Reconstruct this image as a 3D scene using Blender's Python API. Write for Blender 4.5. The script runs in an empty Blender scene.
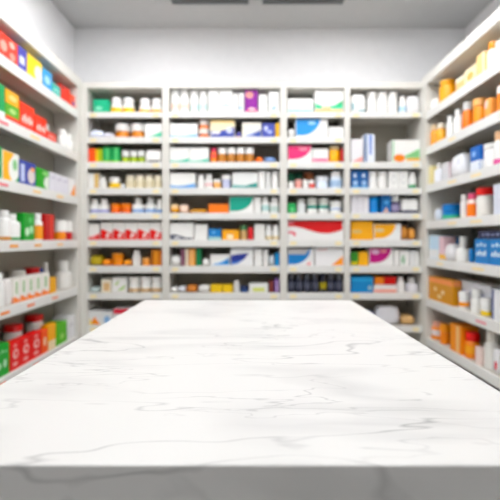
import bpy, bmesh, math, random
from mathutils import Vector
C = bpy.context.scene
COL = C.collection
F = 400.0            # focal length in pixels of the 500 px frame
HZ = 238.0           # horizon row
CAMZ = 1.25
D = 3.64             # front plane of the back shelving
XL, XR = -1.53, 1.565
YL, YR = 3.555, 3.555 # far ends of side bays
rnd = random.Random(7)

# ------------------------------------------------------------ materials
def lin(c):
    c = c/255.0
    return c/12.92 if c <= 0.04045 else ((c+0.055)/1.055)**2.4
def rgb(h):
    h = h.lstrip('#')
    return tuple(lin(int(h[i:i+2], 16)) for i in (0, 2, 4)) + (1.0,)
MATS = {}
def mat(h, rough=0.45, var=0.03):
    key = (h, rough)
    if key in MATS: return MATS[key]
    m = bpy.data.materials.new('surface_' + h.strip('#')); m.use_nodes = True
    nt = m.node_tree; b = nt.nodes['Principled BSDF']
    n = nt.nodes.new('ShaderNodeTexNoise'); n.inputs['Scale'].default_value = 14; n.inputs['Detail'].default_value = 2
    tc = nt.nodes.new('ShaderNodeTexCoord'); nt.links.new(tc.outputs['Object'], n.inputs['Vector'])
    r = nt.nodes.new('ShaderNodeValToRGB')
    c = rgb(h); lum = 0.3*c[0]+0.59*c[1]+0.11*c[2]
    if max(c[:3])-min(c[:3]) > 0.15: c = tuple(min(1, max(0, (lum+(v-lum)*1.14)*1.05)) for v in c[:3])
    r.color_ramp.elements[0].color = tuple(max(0, v*(1-var)) for v in c[:3]) + (1,)
    r.color_ramp.elements[1].color = tuple(min(1, v*(1+var)) for v in c[:3]) + (1,)
    nt.links.new(n.outputs['Fac'], r.inputs['Fac']); nt.links.new(r.outputs['Color'], b.inputs['Base Color'])
    b.inputs['Roughness'].default_value = rough
    MATS[key] = m
    return m
def emat(name, col, s):
    m = bpy.data.materials.new(name); m.use_nodes = True
    b = m.node_tree.nodes['Principled BSDF']
    b.inputs['Base Color'].default_value = (0.9, 0.9, 0.9, 1)
    b.inputs['Emission Color'].default_value = col; b.inputs['Emission Strength'].default_value = s
    return m
def marble():
    m = bpy.data.materials.new('white_marble'); m.use_nodes = True
    nt = m.node_tree; b = nt.nodes['Principled BSDF']; L = nt.links.new
    tc = nt.nodes.new('ShaderNodeTexCoord')
    mp = nt.nodes.new('ShaderNodeMapping'); mp.inputs['Rotation'].default_value = (0, 0, math.radians(-14)); mp.inputs['Scale'].default_value = (0.6, 2.7, 1.2)
    L(tc.outputs['Object'], mp.inputs['Vector'])
    def vein(scale, width, strength, seed, dist):
        n = nt.nodes.new('ShaderNodeTexNoise'); n.noise_dimensions = '4D'
        n.inputs['Scale'].default_value = scale; n.inputs['Detail'].default_value = 3.5; n.inputs['W'].default_value = seed
        n.inputs['Roughness'].default_value = 0.55; n.inputs['Distortion'].default_value = dist
        L(mp.outputs['Vector'], n.inputs['Vector'])
        s = nt.nodes.new('ShaderNodeMath'); s.operation = 'SUBTRACT'; L(n.outputs['Fac'], s.inputs[0]); s.inputs[1].default_value = 0.5
        a = nt.nodes.new('ShaderNodeMath'); a.operation = 'ABSOLUTE'; L(s.outputs[0], a.inputs[0])
        r = nt.nodes.new('ShaderNodeMapRange'); L(a.outputs[0], r.inputs['Value'])
        r.inputs['From Min'].default_value = 0; r.inputs['From Max'].default_value = width
        r.inputs['To Min'].default_value = strength; r.inputs['To Max'].default_value = 0
        k = nt.nodes.new('ShaderNodeTexNoise'); k.noise_dimensions = '4D'; k.inputs['Scale'].default_value = 2.6; k.inputs['W'].default_value = seed+9
        L(tc.outputs['Object'], k.inputs['Vector'])
        kr = nt.nodes.new('ShaderNodeMapRange'); L(k.outputs['Fac'], kr.inputs['Value'])
        kr.inputs['From Min'].default_value = 0.42; kr.inputs['From Max'].default_value = 0.62
        p = nt.nodes.new('ShaderNodeMath'); p.operation = 'MULTIPLY'; L(r.outputs[0], p.inputs[0]); L(kr.outputs[0], p.inputs[1])
        return p.outputs[0]
    v = [vein(2.2, 0.009, 0.42, 3.3, 0.35), vein(3.9, 0.009, 0.36, 6.1, 0.5), vein(1.6, 0.07, 0.2, 8.7, 0.4)]
    ad = nt.nodes.new('ShaderNodeMath'); ad.operation = 'ADD'; L(v[0], ad.inputs[0]); L(v[1], ad.inputs[1])
    ad2 = nt.nodes.new('ShaderNodeMath'); ad2.operation = 'ADD'; ad2.use_clamp = True; L(ad.outputs[0], ad2.inputs[0]); L(v[2], ad2.inputs[1])
    mx = nt.nodes.new('ShaderNodeMix'); mx.data_type = 'RGBA'
    mx.inputs[6].default_value = rgb('#d6d5d3'); mx.inputs[7].default_value = rgb('#55575a')
    L(ad2.outputs[0], mx.inputs[0]); L(mx.outputs[2], b.inputs['Base Color'])
    b.inputs['Roughness'].default_value = 0.32
    b.inputs['Specular IOR Level'].default_value = 0.35
    return m
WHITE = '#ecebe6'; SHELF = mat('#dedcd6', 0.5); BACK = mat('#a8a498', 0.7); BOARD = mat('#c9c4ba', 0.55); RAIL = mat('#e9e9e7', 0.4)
UNDER = SHELF

# ------------------------------------------------------------ mesh helpers
def bm_box(bm, x0, x1, y0, y1, z0, z1, mi=0, bev=0.0):
    r = bmesh.ops.create_cube(bm, size=1.0); vs = r['verts']
    for v in vs:
        v.co = Vector((x0 if v.co.x < 0 else x1, y0 if v.co.y < 0 else y1, z0 if v.co.z < 0 else z1))
    fs = set(f for v in vs for f in v.link_faces)
    for f in fs: f.material_index = mi
    if bev > 0:
        es = list(set(e for v in vs for e in v.link_edges))
        rr = bmesh.ops.bevel(bm, geom=es, offset=bev, segments=2, affect='EDGES', profile=0.5)
        for f in rr['faces']: f.material_index = mi
def to_mesh(name, bm, mats, smooth=False):
    bmesh.ops.recalc_face_normals(bm, faces=bm.faces)
    me = bpy.data.meshes.new(name); bm.to_mesh(me); bm.free()
    for m in mats: me.materials.append(m)
    if smooth:
        for p in me.polygons: p.use_smooth = True
        me.set_sharp_from_angle(angle=math.radians(40))
    return me
def link(name, me, parent=None):
    o = bpy.data.objects.new(name, me); COL.objects.link(o)
    if parent: o.parent = parent
    return o
def boxobj(name, b, m, parent=None, bev=0.0):
    bm = bmesh.new(); bm_box(bm, *b, bev=bev)
    return link(name, to_mesh(name, bm, [m]), parent)
def empty(name, loc=(0, 0, 0), rz=0):
    o = bpy.data.objects.new(name, None); COL.objects.link(o); o.location = loc; o.rotation_euler = (0, 0, rz); o.empty_display_size = 0.05
    return o
def tag(o, label, cat, group=None):
    o['label'] = label; o['category'] = cat
    if group: o['group'] = group

def lathe(name, prof, sx, sy, mats, n=24, mis=None):
    """prof: list of (r, z); elliptic section sx, sy."""
    bm = bmesh.new(); rings = []
    for r, z in prof:
        rings.append([bm.verts.new((math.cos(2*math.pi*i/n)*r*sx, math.sin(2*math.pi*i/n)*r*sy, z)) for i in range(n)])
    for k in range(len(rings)-1):
        for i in range(n):
            f = bm.faces.new((rings[k][i], rings[k][(i+1) % n], rings[k+1][(i+1) % n], rings[k+1][i]))
            if mis: f.material_index = mis[k]
    bm.faces.new(rings[0][::-1]); bm.faces.new(rings[-1])
    return to_mesh(name, bm, mats, True)

# ------------------------------------------------------------ printed patterns (u right, v up, 0..1)
def P(c, *pts): return ('p', c, list(pts))
def band(c, v1=0.28, v0=0.0): return P(c, (0, v0), (1, v0), (1, v1), (0, v1))
def vband(c, u0, u1): return P(c, (u0, 0), (u1, 0), (u1, 1), (u0, 1))
def ell(c, cx, cy, rx, ry, n=14):
    return ('p', c, [(cx+rx*math.cos(2*math.pi*i/n), cy+ry*math.sin(2*math.pi*i/n)) for i in range(n)])
def wave(c, v=0.3, a=0.1, ph=0.0, n=12, v0=0.0, per=1.0):
    top = [(i/n, max(0.01, min(1, v+a*math.sin(2*math.pi*per*i/n+ph)))) for i in range(n, -1, -1)]
    return ('p', c, [(0, v0), (1, v0)] + top)
def wavetop(c, v=0.7, a=0.1, ph=0.0, n=16, per=1.0):
    bot = [(i/n, v+a*math.sin(2*math.pi*per*i/n+ph)) for i in range(n+1)]
    return ('p', c, bot + [(1, 1), (0, 1)])
def arc(c, u0=0.0, u1=0.75, v0=0.1, n=12):
    """upper left block bounded below by a quarter curve"""
    pts = [(u0, 1), (u0, v0)]
    for i in range(n+1):
        t = math.pi/2*i/n
        pts.append((u0+(u1-u0)*(0.25+0.75*math.sin(t)), 1-(1-v0)*math.cos(t)))
    return ('p', c, pts)
def sweep(c, v=0.35, n=12):
    """crescent across the lower part"""
    lo = [(i/n, 0.04+0.05*math.sin(math.pi*i/n)) for i in range(n+1)]
    hi = [(i/n, 0.06+v*(i/n)**1.6) for i in range(n, -1, -1)]
    return ('p', c, lo+hi)
def tri(c, s=0.45): return P(c, (1-s, 0.03), (1, 0.03), (1, s*1.2))
def marks(c, v=0.5, n=5, h=0.14, u0=0.12, u1=0.88):
    out = []
    for i in range(n):
        cx = u0+(u1-u0)*(i+0.5)/n; hh = h*(1.0 if i % 2 else 0.7)
        out.append(ell(c, cx, v+(0.03 if i % 2 else 0), (u1-u0)/n*0.36, hh, 8))
    return out

MESH = {}
def r3(x): return round(x, 3)
def put(name, key, make, parent=None):
    if key not in MESH: MESH[key] = make()
    return link(name, MESH[key], parent)

def carton(w, h, d, col, prints=(), rough=0.45):
    """folded carton, prints on the front, small repeat on the two sides, lid seam on top"""
    w = r3(w); h = r3(h); d = r3(d)
    def mk():
        bm = bmesh.new(); ms = [mat(col, rough)]; idx = {}
        bm_box(bm, -w/2, w/2, -d/2, d/2, 0, h, bev=min(0.002, w*0.05))
        flat = []
        for p in prints: flat += p if isinstance(p, list) else [p]
        for k, p in enumerate(flat):
            c = p[1]
            if c not in idx: idx[c] = len(ms); ms.append(mat(c, rough))
            y = -d/2-0.0004-0.0002*k; e = 0.02
            vs = [bm.verts.new(((min(1-e, max(e, u))-0.5)*w, y, min(1-e, max(e, v))*h)) for u, v in p[2]]
            try:
                f = bm.faces.new(vs); f.material_index = idx[c]
            except ValueError: pass
            us = [q[0] for q in p[2]]; vv = [q[1] for q in p[2]]
            if max(us) >= 1 and min(us) <= 0 and max(vv)-min(vv) < 1:    # bands run round the carton
                for s in (-1, 1):
                    x = s*(w/2+0.0004+0.0002*k); z0 = max(e, min(vv))*h; z1 = min(1-e, max(vv))*h
                    f = bm.faces.new([bm.verts.new(q) for q in ((x, -d/2+0.002, z0), (x, d/2-0.002, z0), (x, d/2-0.002, z1), (x, -d/2+0.002, z1))])
                    f.material_index = idx[c]
        me = bpy.data.meshes.new('carton')
        bm.normal_update(); bm.to_mesh(me); bm.free()
        for m in ms: me.materials.append(m)
        return me
    o = put('carton', ('carton', w, h, d, col, str(prints)), mk)
    return o

def bottle(w, h, d, body='#f2f2f0', cap='#f5f5f3', label=None, lv=(0.08, 0.3), shoulder=0.62, neck=0.74, name='pill_bottle', rough=0.35):
    w = r3(w); h = r3(h); d = r3(d); root = empty(name)
    s = shoulder; prof = [(0.9, 0), (0.99, 0.015*h), (1.0, 0.04*h), (1.0, s*h), (0.95, (s+0.05)*h), (0.82, (s+0.09)*h), (neck*0.9, (s+0.12)*h), (neck*0.9, 0.84*h)]
    put('body', ('bb', w, h, d, body, s, neck), lambda: lathe('body', prof, w/2*0.985, d/2*0.985, [mat(body, rough)]), root)
    z0 = (s+0.13)*h
    cp = [(neck, z0), (neck*1.02, z0+0.01*h), (neck*1.02, h*0.97), (neck*0.95, h), (neck*0.5, h)]
    put('cap', ('bc', w, h, d, cap, s, neck), lambda: lathe('cap', cp, w/2, d/2, [mat(cap, rough)]), root)
    if label:
        lp = [(1.0, lv[0]*h), (1.001, lv[0]*h+0.0005), (1.001, lv[1]*h-0.0005), (1.0, lv[1]*h)]
        put('label', ('bl', w, h, d, label, lv), lambda: lathe('label', lp, w/2, d/2, [mat(label)]), root)
    return root

def jar(w, h, d, body='#f2f2f0', cap='#f5f5f3', cv=0.6, label=None, lv=(0.1, 0.5), name='jar', rings=True, rough=0.35):
    w = r3(w); h = r3(h); d = r3(d); root = empty(name)
    prof = [(0.86, 0), (0.94, 0.02*h), (0.96, 0.05*h), (0.96, (cv-0.07)*h), (0.9, (cv-0.03)*h), (0.8, cv*h), (0.8, (cv+0.04)*h)]
    put('body', ('jb', w, h, d, body, cv), lambda: lathe('body', prof, w/2*0.98, d/2*0.98, [mat(body, rough)]), root)
    z0 = cv*h; cp = [(0.9, z0), (0.99, z0+0.01*h)]
    if rings:
        for k in range(4):
            t = z0+(h*0.93-z0)*(k+0.5)/4; cp += [(1.0, t), (0.975, t+0.012*h)]
    cp += [(1.0, h*0.94), (0.95, h*0.985), (0.7, h)]
    put('lid', ('jc', w, h, d, cap, cv), lambda: lathe('lid', cp, w/2, d/2, [mat(cap, rough)]), root)
    if label:
        lp = [(0.965, lv[0]*h), (0.972, lv[0]*h+0.0005), (0.972, lv[1]*h-0.0005), (0.965, lv[1]*h)]
        put('label', ('jl', w, h, d, label, lv), lambda: lathe('label', lp, w/2, d/2, [mat(label)]), root)
    return root

def pouch(w, h, d, col, prints=(), name='soft_pack', lump=0.0, power=3.5):
    """pillow pack: rounded superellipsoid with slumped sides and a flat bottom"""
    w = r3(w); h = r3(h); d = r3(d)
    def mk():
        rr = random.Random(int(w*1000)+int(h*1000)*7)
        ph = [rr.uniform(0, 6.28) for _ in range(4)]
        bm = bmesh.new(); n = 28; m_ = 14; e = 2.0/power; rows = []
        sg = lambda x, p: math.copysign(abs(x)**p, x)
        ms = [mat(col, 0.5)]; idx = {}
        flat = []
        for p in prints: flat += p if isinstance(p, list) else [p]
        for k in range(m_+1):
            la = -math.pi/2+math.pi*k/m_; row = []
            for i in range(n):
                lo = 2*math.pi*i/n
                x = sg(math.cos(la), e)*sg(math.cos(lo), e); y = sg(math.cos(la), e)*sg(math.sin(lo), e); z = sg(math.sin(la), e*0.8)
                q = 1+lump*(math.sin(3*lo+ph[0])*math.cos(2*la+ph[1])+0.6*math.sin(5*lo+ph[2]+3*la))
                taper = 1-0.12*max(0, z)
                row.append(bm.verts.new((x*w/2*min(1, q)*taper, y*d/2*min(1, q)*taper, max(0, (z*0.5*min(1.0, q)+0.5)*h))))
            rows.append(row)
        def inside(u, v, poly):
            c = False; j = len(poly)-1
            for i in range(len(poly)):
                a, b = poly[i], poly[j]
                if (a[1] > v) != (b[1] > v) and u < (b[0]-a[0])*(v-a[1])/(b[1]-a[1])+a[0]: c = not c
                j = i
            return c
        for k in range(m_):
            for i in range(n):
                try: f = bm.faces.new((rows[k][i], rows[k][(i+1) % n], rows[k+1][(i+1) % n], rows[k+1][i]))
                except ValueError: continue
                ce = f.calc_center_median(); u = ce.x/w+0.5; v = ce.z/h
                for p in flat:
                    if ce.y < 0 and inside(u, v, p[2]):
                        if p[1] not in idx: idx[p[1]] = len(ms); ms.append(mat(p[1], 0.5))
                        f.material_index = idx[p[1]]
        bmesh.ops.remove_doubles(bm, verts=bm.verts, dist=1e-5)
        return to_mesh('pack', bm, ms, True)
    return put(name, ('pouch', w, h, d, col, str(prints), lump, power), mk)

# ------------------------------------------------------------ back shelving unit
zpx = lambda py, Y: CAMZ-(py-HZ)/F*Y
xpx = lambda px, Y: (px-250.0)/F*Y
SURF = [112, 137, 162, 188, 213, 240, 266, 293, 326]
SZ = [zpx(y, D) for y in SURF]
BAYS = {'A': (87, 162), 'B': (169, 280), 'C': (287, 344.5), 'D': (350, 422)}
LIPS = [0.05, 0.055, 0.058, 0.06, 0.06, 0.062, 0.062, 0.06, 0.06, 0.06]
TOPZ = zpx(82, D); TOPB = zpx(88, D)
WALLY = 4.03
unit = empty('shelving_unit', (0, D, 0)); tag(unit, 'tall white four-bay shelving unit filled with medicines against the back wall', 'shelving')
def wb(x0, x1, y0, y1, z0, z1): return (x0, x1, y0-D, y1-D, z0, z1)
BK = 4.0
xs = [xpx(81, D), xpx(87, D), xpx(162, D), xpx(169, D), xpx(280, D), xpx(287, D), xpx(344.5, D), xpx(350, D), xpx(422, D), xpx(428, D)]
for k in range(0, 10, 2):
    boxobj('upright', wb(xs[k]+0.001, xs[k+1], D, BK, 0, TOPB), SHELF, unit, 0.002)
boxobj('top_panel', wb(xs[0]+0.001, xs[-1], D, BK, TOPB+0.0005, TOPZ), SHELF, unit, 0.002)
def lip_tags(par, x0, x1, z, y, w=0.055):
    for cx in (x0+0.055, x1-0.055):
        boxobj('price_tag', (cx-w/2, cx+w/2, y-0.0022, y-0.0006, z-0.046, z-0.016), mat('#f3e6bc', 0.6), par)
for b, (p0, p1) in BAYS.items():
    x0, x1 = xpx(p0, D)+0.001, xpx(p1, D)-0.001
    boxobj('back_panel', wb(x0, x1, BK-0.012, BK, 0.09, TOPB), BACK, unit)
    boxobj('plinth', wb(x0, x1, D+0.03, D+0.05, 0, 0.09), SHELF, unit)
    for i, z in enumerate(SZ + [0.11]):
        if b == 'D' and i == 1: continue
        s = boxobj('shelf', wb(x0, x1, D+0.012, BK-0.013, z-0.022, z), BOARD, unit, 0.001)
        boxobj('price_rail', wb(x0, x1, D, D+0.0115, z-LIPS[i], z+0.001), RAIL, s, 0.001)
        if i < 9: lip_tags(s, x0, x1, z, 0.0)

# ------------------------------------------------------------ side shelving units
SL = [2.382, 2.0, 1.617, 1.233, 0.817, 0.381]
SR = [2.365, 2.052, 1.72, 1.40, 1.072, 0.715, 0.37]
DEP = 0.225
def side_unit(X, sgn, yend, zs, topb, topz, label, tags, DEP, ystart=0.35):
    """sgn -1: left (shelf body extends to -x), +1: right"""
    u = empty('shelving_unit', (X, yend, 0)); tag(u, label, 'shelving')
    def bx(xa, xb, y0, y1, z0, z1):   # xa/xb measured into the shelf from its front
        a, b = sorted((sgn*xa, sgn*xb)); return (a, b, y0-yend, y1-yend, z0, z1)
    ends = [yend, yend-1.75, ystart]
    yy = yend+ (D-0.002-yend)
    boxobj('upright', bx(0, DEP, yend, yy, 0, topb), SHELF, u, 0.002)
    boxobj('upright', bx(0, DEP, ends[1]-0.03, ends[1]+0.03, 0, topb), SHELF, u, 0.002)
    boxobj('upright', bx(0, DEP, ystart-0.06, ystart, 0, topb), SHELF, u, 0.002)
    boxobj('top_panel', bx(0, DEP, ystart-0.06, yy, topb+0.0005, topz), SHELF, u, 0.002)
    for (a, b) in ((ends[1]+0.031, yend-0.001), (ystart+0.001, ends[1]-0.031)):
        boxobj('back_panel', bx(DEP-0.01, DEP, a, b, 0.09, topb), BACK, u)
        boxobj('plinth', bx(0.03, 0.05, a, b, 0, 0.09), SHELF, u)
        for i, z in enumerate(zs):
            s = boxobj('shelf', bx(0.012, DEP-0.011, a, b, z-0.022, z), BOARD, u, 0.001)
            boxobj('price_rail', bx(0, 0.0115, a, b, z-0.069, z+0.001), RAIL, s, 0.001)
            if a > 1:
                for (k, px, c, wp) in tags:
                    if k != i: continue
                    Y = abs(X)*F/abs(px-250.0)
                    boxobj('price_tag', bx(-0.0022, -0.0006, Y-wp/2, Y+wp/2, z-0.044, z-0.027), mat(c, 0.6), s)
    return u
side_unit(XL, -1, YL, SL, 2.60, 2.69, 'long white shelving unit along the left wall of the pharmacy', [
    (1, 35, '#f7d9a0', 0.12), (1, 3, '#e8808a', 0.10), (2, 3, '#e8808a', 0.10), (2, 37, '#f7cf90', 0.10), (2, 60, '#f7cf90', 0.10),
    (3, 14, '#f5a64a', 0.09), (3, 38, '#f7b870', 0.09), (3, 60, '#f7c890', 0.09), (4, 5, '#f28a3c', 0.09), (4, 31, '#f28a5c', 0.09), (4, 55, '#f2a07c', 0.09),
    (5, 2, '#ee7a4c', 0.08), (5, 36, '#ee9a84', 0.08)], 0.225)
side_unit(XR, 1, YR, SR, 2.615, 2.70, 'long white shelving unit along the right wall of the pharmacy', [
    (2, 452, '#f3e0b4', 0.12), (2, 476, '#f3e0b4', 0.12), (1, 452, '#f3e0b4', 0.1), (3, 452, '#f3e0b4', 0.12), (3, 476, '#f3e0b4', 0.14), (4, 478, '#f3e0b4', 0.14), (4, 440, '#f3e0b4', 0.1), (5, 481, '#e8a0a8', 0.12)], 0.42)

# ------------------------------------------------------------ room
ZC = 3.36; RX = 2.16; LX = -1.765; YB = -2.6
def struct(o): o['kind'] = 'structure'; return o
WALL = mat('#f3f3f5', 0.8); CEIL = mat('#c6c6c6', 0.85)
struct(boxobj('wall_back', (LX, RX, WALLY, WALLY+0.1, 0, ZC), WALL))
struct(boxobj('wall_left', (LX-0.1, LX, YB, WALLY+0.1, 0, ZC), WALL))
struct(boxobj('wall_right', (RX, RX+0.1, YB, WALLY+0.1, 0, ZC), WALL))
struct(boxobj('wall_front', (LX-0.1, RX+0.1, YB-0.1, YB, 0, ZC), WALL))
struct(boxobj('ceiling', (LX-0.1, RX+0.1, YB-0.1, WALLY+0.1, ZC, ZC+0.1), CEIL))
def floor_mat():
    m = bpy.data.materials.new('floor_tiles'); m.use_nodes = True; nt = m.node_tree; b = nt.nodes['Principled BSDF']
    tc = nt.nodes.new('ShaderNodeTexCoord'); br = nt.nodes.new('ShaderNodeTexBrick'); nt.links.new(tc.outputs['Object'], br.inputs['Vector'])
    br.offset = 0; br.inputs['Scale'].default_value = 1; br.inputs['Brick Width'].default_value = 0.6; br.inputs['Row Height'].default_value = 0.6
    br.inputs['Mortar Size'].default_value = 0.004; br.inputs['Color1'].default_value = rgb('#c9c7c1'); br.inputs['Color2'].default_value = rgb('#c4c2bb'); br.inputs['Mortar'].default_value = rgb('#94928c')
    nt.links.new(br.outputs['Color'], b.inputs['Base Color']); b.inputs['Roughness'].default_value = 0.35
    return m
struct(boxobj('floor', (LX-0.1, RX+0.1, YB-0.1, WALLY+0.1, -0.1, 0), floor_mat()))

# ceiling vents
for (p0, p1, lab) in ((172, 249, 'dark slatted air vent in the ceiling, left one of two'), (262, 343, 'dark slatted air vent in the ceiling, right one of two')):
    xa, xb = xpx(p0, 3.58), xpx(p1, 3.58); y1, y0 = 3.59, 3.38; cx, cy = (xa+xb)/2, (y0+y1)/2
    v = empty('ceiling_vent', (cx, cy, ZC)); tag(v, lab, 'vent', 'ceiling vents')
    hw, hd = (xb-xa)/2, (y1-y0)/2
    boxobj('backing', (-hw+0.01, hw-0.01, -hd+0.01, hd-0.01, -0.004, -0.001), mat('#4c4e50', 0.8), v)
    bm = bmesh.new()
    for a in ((-hw, hw, -hd, -hd+0.012), (-hw, hw, hd-0.012, hd), (-hw, -hw+0.012, -hd+0.012, hd-0.012), (hw-0.012, hw, -hd+0.012, hd-0.012)):
        bm_box(bm, *a, -0.016, -0.001)
    link('frame', to_mesh('frame', bm, [mat('#8d8f92', 0.5)]), v)
    bm = bmesh.new(); n = 30
    for i in range(n):
        x = -hw+0.02+(2*hw-0.04)*(i+0.5)/n; bm_box(bm, x-0.004, x+0.004, -hd+0.012, hd-0.012, -0.014, -0.004)
    link('slats', to_mesh('slats', bm, [mat('#85878a', 0.5)]), v)

# ceiling lights (real fixtures)
LIT = emat('lit_diffuser', (0.985, 0.99, 1, 1), 11.0)
for i, (x, y) in enumerate([(-0.8, 2.85), (0.9, 2.85), (-0.8, 1.7), (0.9, 1.7), (-0.8, 0.5), (0.9, 0.5)]):
    r = empty('ceiling_light', (x, y, ZC)); tag(r, 'flat square ceiling light panel with a thin white frame', 'ceiling light', 'ceiling light panels')
    h = 0.38
    bm = bmesh.new()
    for a in ((-h, h, -h, -h+0.02), (-h, h, h-0.02, h), (-h, -h+0.02, -h+0.02, h-0.02), (h-0.02, h, -h+0.02, h-0.02)):
        bm_box(bm, *a, -0.03, -0.001)
    link('frame', to_mesh('frame', bm, [mat('#e8e8e8')]), r)
    boxobj('diffuser', (-h+0.02, h-0.02, -h+0.02, h-0.02, -0.022, -0.001), LIT, r)

# ------------------------------------------------------------ counter
CY0, CY1 = 0.528, 1.935
top = boxobj('marble_worktop', (-0.512, 0.49, 0, CY1-CY0, -0.075, 0), marble(), None, 0.003)
top.location = (0, CY0, 0.95)
tag(top, 'long white marble worktop with fine grey veins in the foreground', 'countertop')
cb = empty('counter_base', (0, CY0, 0)); tag(cb, 'plain white counter cabinet carrying the marble worktop', 'counter')
boxobj('front_panel', (-0.47, 0.45, 0.05, 0.07, 0.1, 0.874), mat('#dddcd8'), cb, 0.002)
boxobj('back_panel', (-0.47, 0.45, 1.335, 1.355, 0.1, 0.874), mat('#dddcd8'), cb, 0.002)
boxobj('side_panel', (-0.47, -0.45, 0.071, 1.334, 0.1, 0.874), mat('#dddcd8'), cb, 0.002)
boxobj('side_panel', (0.43, 0.45, 0.071, 1.334, 0.1, 0.874), mat('#dddcd8'), cb, 0.002)
boxobj('plinth', (-0.44, 0.42, 0.09, 1.31, 0, 0.099), mat('#8f8d88'), cb)

# ------------------------------------------------------------ products
ORD = ['top', 'second', 'third', 'fourth', 'fifth', 'sixth', 'seventh', 'eighth', 'ninth']
BAYN = {'A': 'far-left back bay', 'B': 'second back bay', 'C': 'third back bay', 'D': 'far-right back bay', 'L': 'left-hand unit', 'R': 'right-hand unit'}
PL = {'box': 'boxes'}
NUM = ['', '', 'two', 'three', 'four', 'five', 'six', 'seven', 'eight']
def posword(i, n):
    if n == 2: return ['left', 'right'][i] + ' of two'
    if i == 0: return 'leftmost of ' + NUM[n]
    if i == n-1: return 'rightmost of ' + NUM[n]
    if n == 3: return 'middle of three'
    if i < n/2: return ['', 'second', 'third', 'fourth'][i] + ' from left of ' + NUM[n]
    return ['', 'second', 'third', 'fourth'][n-1-i] + ' from right of ' + NUM[n]
def build(kind, w, h, d, kw):
    if kind == 'carton': return carton(w, h, d, kw.get('c', WHITE), kw.get('p', ()))
    if kind == 'bottle':
        return bottle(w, h, min(d, w), **{k: v for k, v in kw.items()})
    if kind == 'jar':
        return jar(w, h, min(d, w), **{k: v for k, v in kw.items()})
    if kind == 'pouch': return pouch(w, h, d, kw.get('c', WHITE), kw.get('p', ()), lump=kw.get('lump', 0.03), power=kw.get('power', 3.5), name=kw.get('name', 'soft_pack'))
ALL = []
def layout(bay, items):
    """where every item of a side shelf stands along the shelf, trimmed so that neighbours do not touch"""
    sg = -1 if bay == 'L' else 1; X = abs(XL) if bay == 'L' else XR; ye = (YL if bay == 'L' else YR)-0.004
    rec = []
    for it in items:
        kind, p0, p1, s = it[:4]; kw = it[6] if len(it) > 6 else {}
        back = kw.get('back', 0.0); Xf = X+0.022+back; lim = DEP-0.036-back; lift = kw.get('lift', 0)
        if kind == 'carton':
            Ya, Yb = sorted((Xf*F/abs(p0-250.0), Xf*F/abs(p1-250.0))); d = min(kw.get('d', 0.13), lim)
        else:
            q = abs((p0+p1)/2-250.0); cs = F/math.hypot(F, q); k = 1.35
            w = k*(p1-p0)*(Xf*F/q)*cs/F; Xc = Xf+min(w, lim)/2; Yc = Xc*F/q
            w = min(k*(p1-p0)*Yc*cs/F, lim if kind != 'pouch' else 0.24)
            Ya, Yb = Yc-w/2, Yc+w/2; d = min(w, lim, 0.17)
        if kind != 'carton' and Yb > ye: Ya -= Yb-ye; Yb = ye
        if Yb > ye: Ya = min(Ya, ye-0.04); Yb = ye
        rec.append([it, sg, Xf, d, Ya, Yb, lift])
    for layer in (0, 1):
        L = sorted([r for r in rec if (r[2] > X+0.03) == bool(layer) and r[6] == 0], key=lambda r: r[4]+r[5])
        L.sort(key=lambda r: -abs((r[0][1]+r[0][2])/2-250), reverse=False)
        top = ye+0.001
        for r in reversed(L):            # from the far end towards the camera
            over = r[5]-(top-0.001)
            if over > 0:
                if r[0][0] == 'carton' and over < 0.35*(r[5]-r[4]): r[5] -= over
                else: r[4] -= over; r[5] -= over
            top = r[4]
    for f in rec:
        for b in rec:
            if b[2] > f[2]+0.03 and b[4] < f[5] and b[5] > f[4]:
                f[3] = min(f[3], b[2]-f[2]-0.003)
    return {id(r[0]): (r[1], r[2], r[3], r[4], r[5]) for r in rec}
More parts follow.
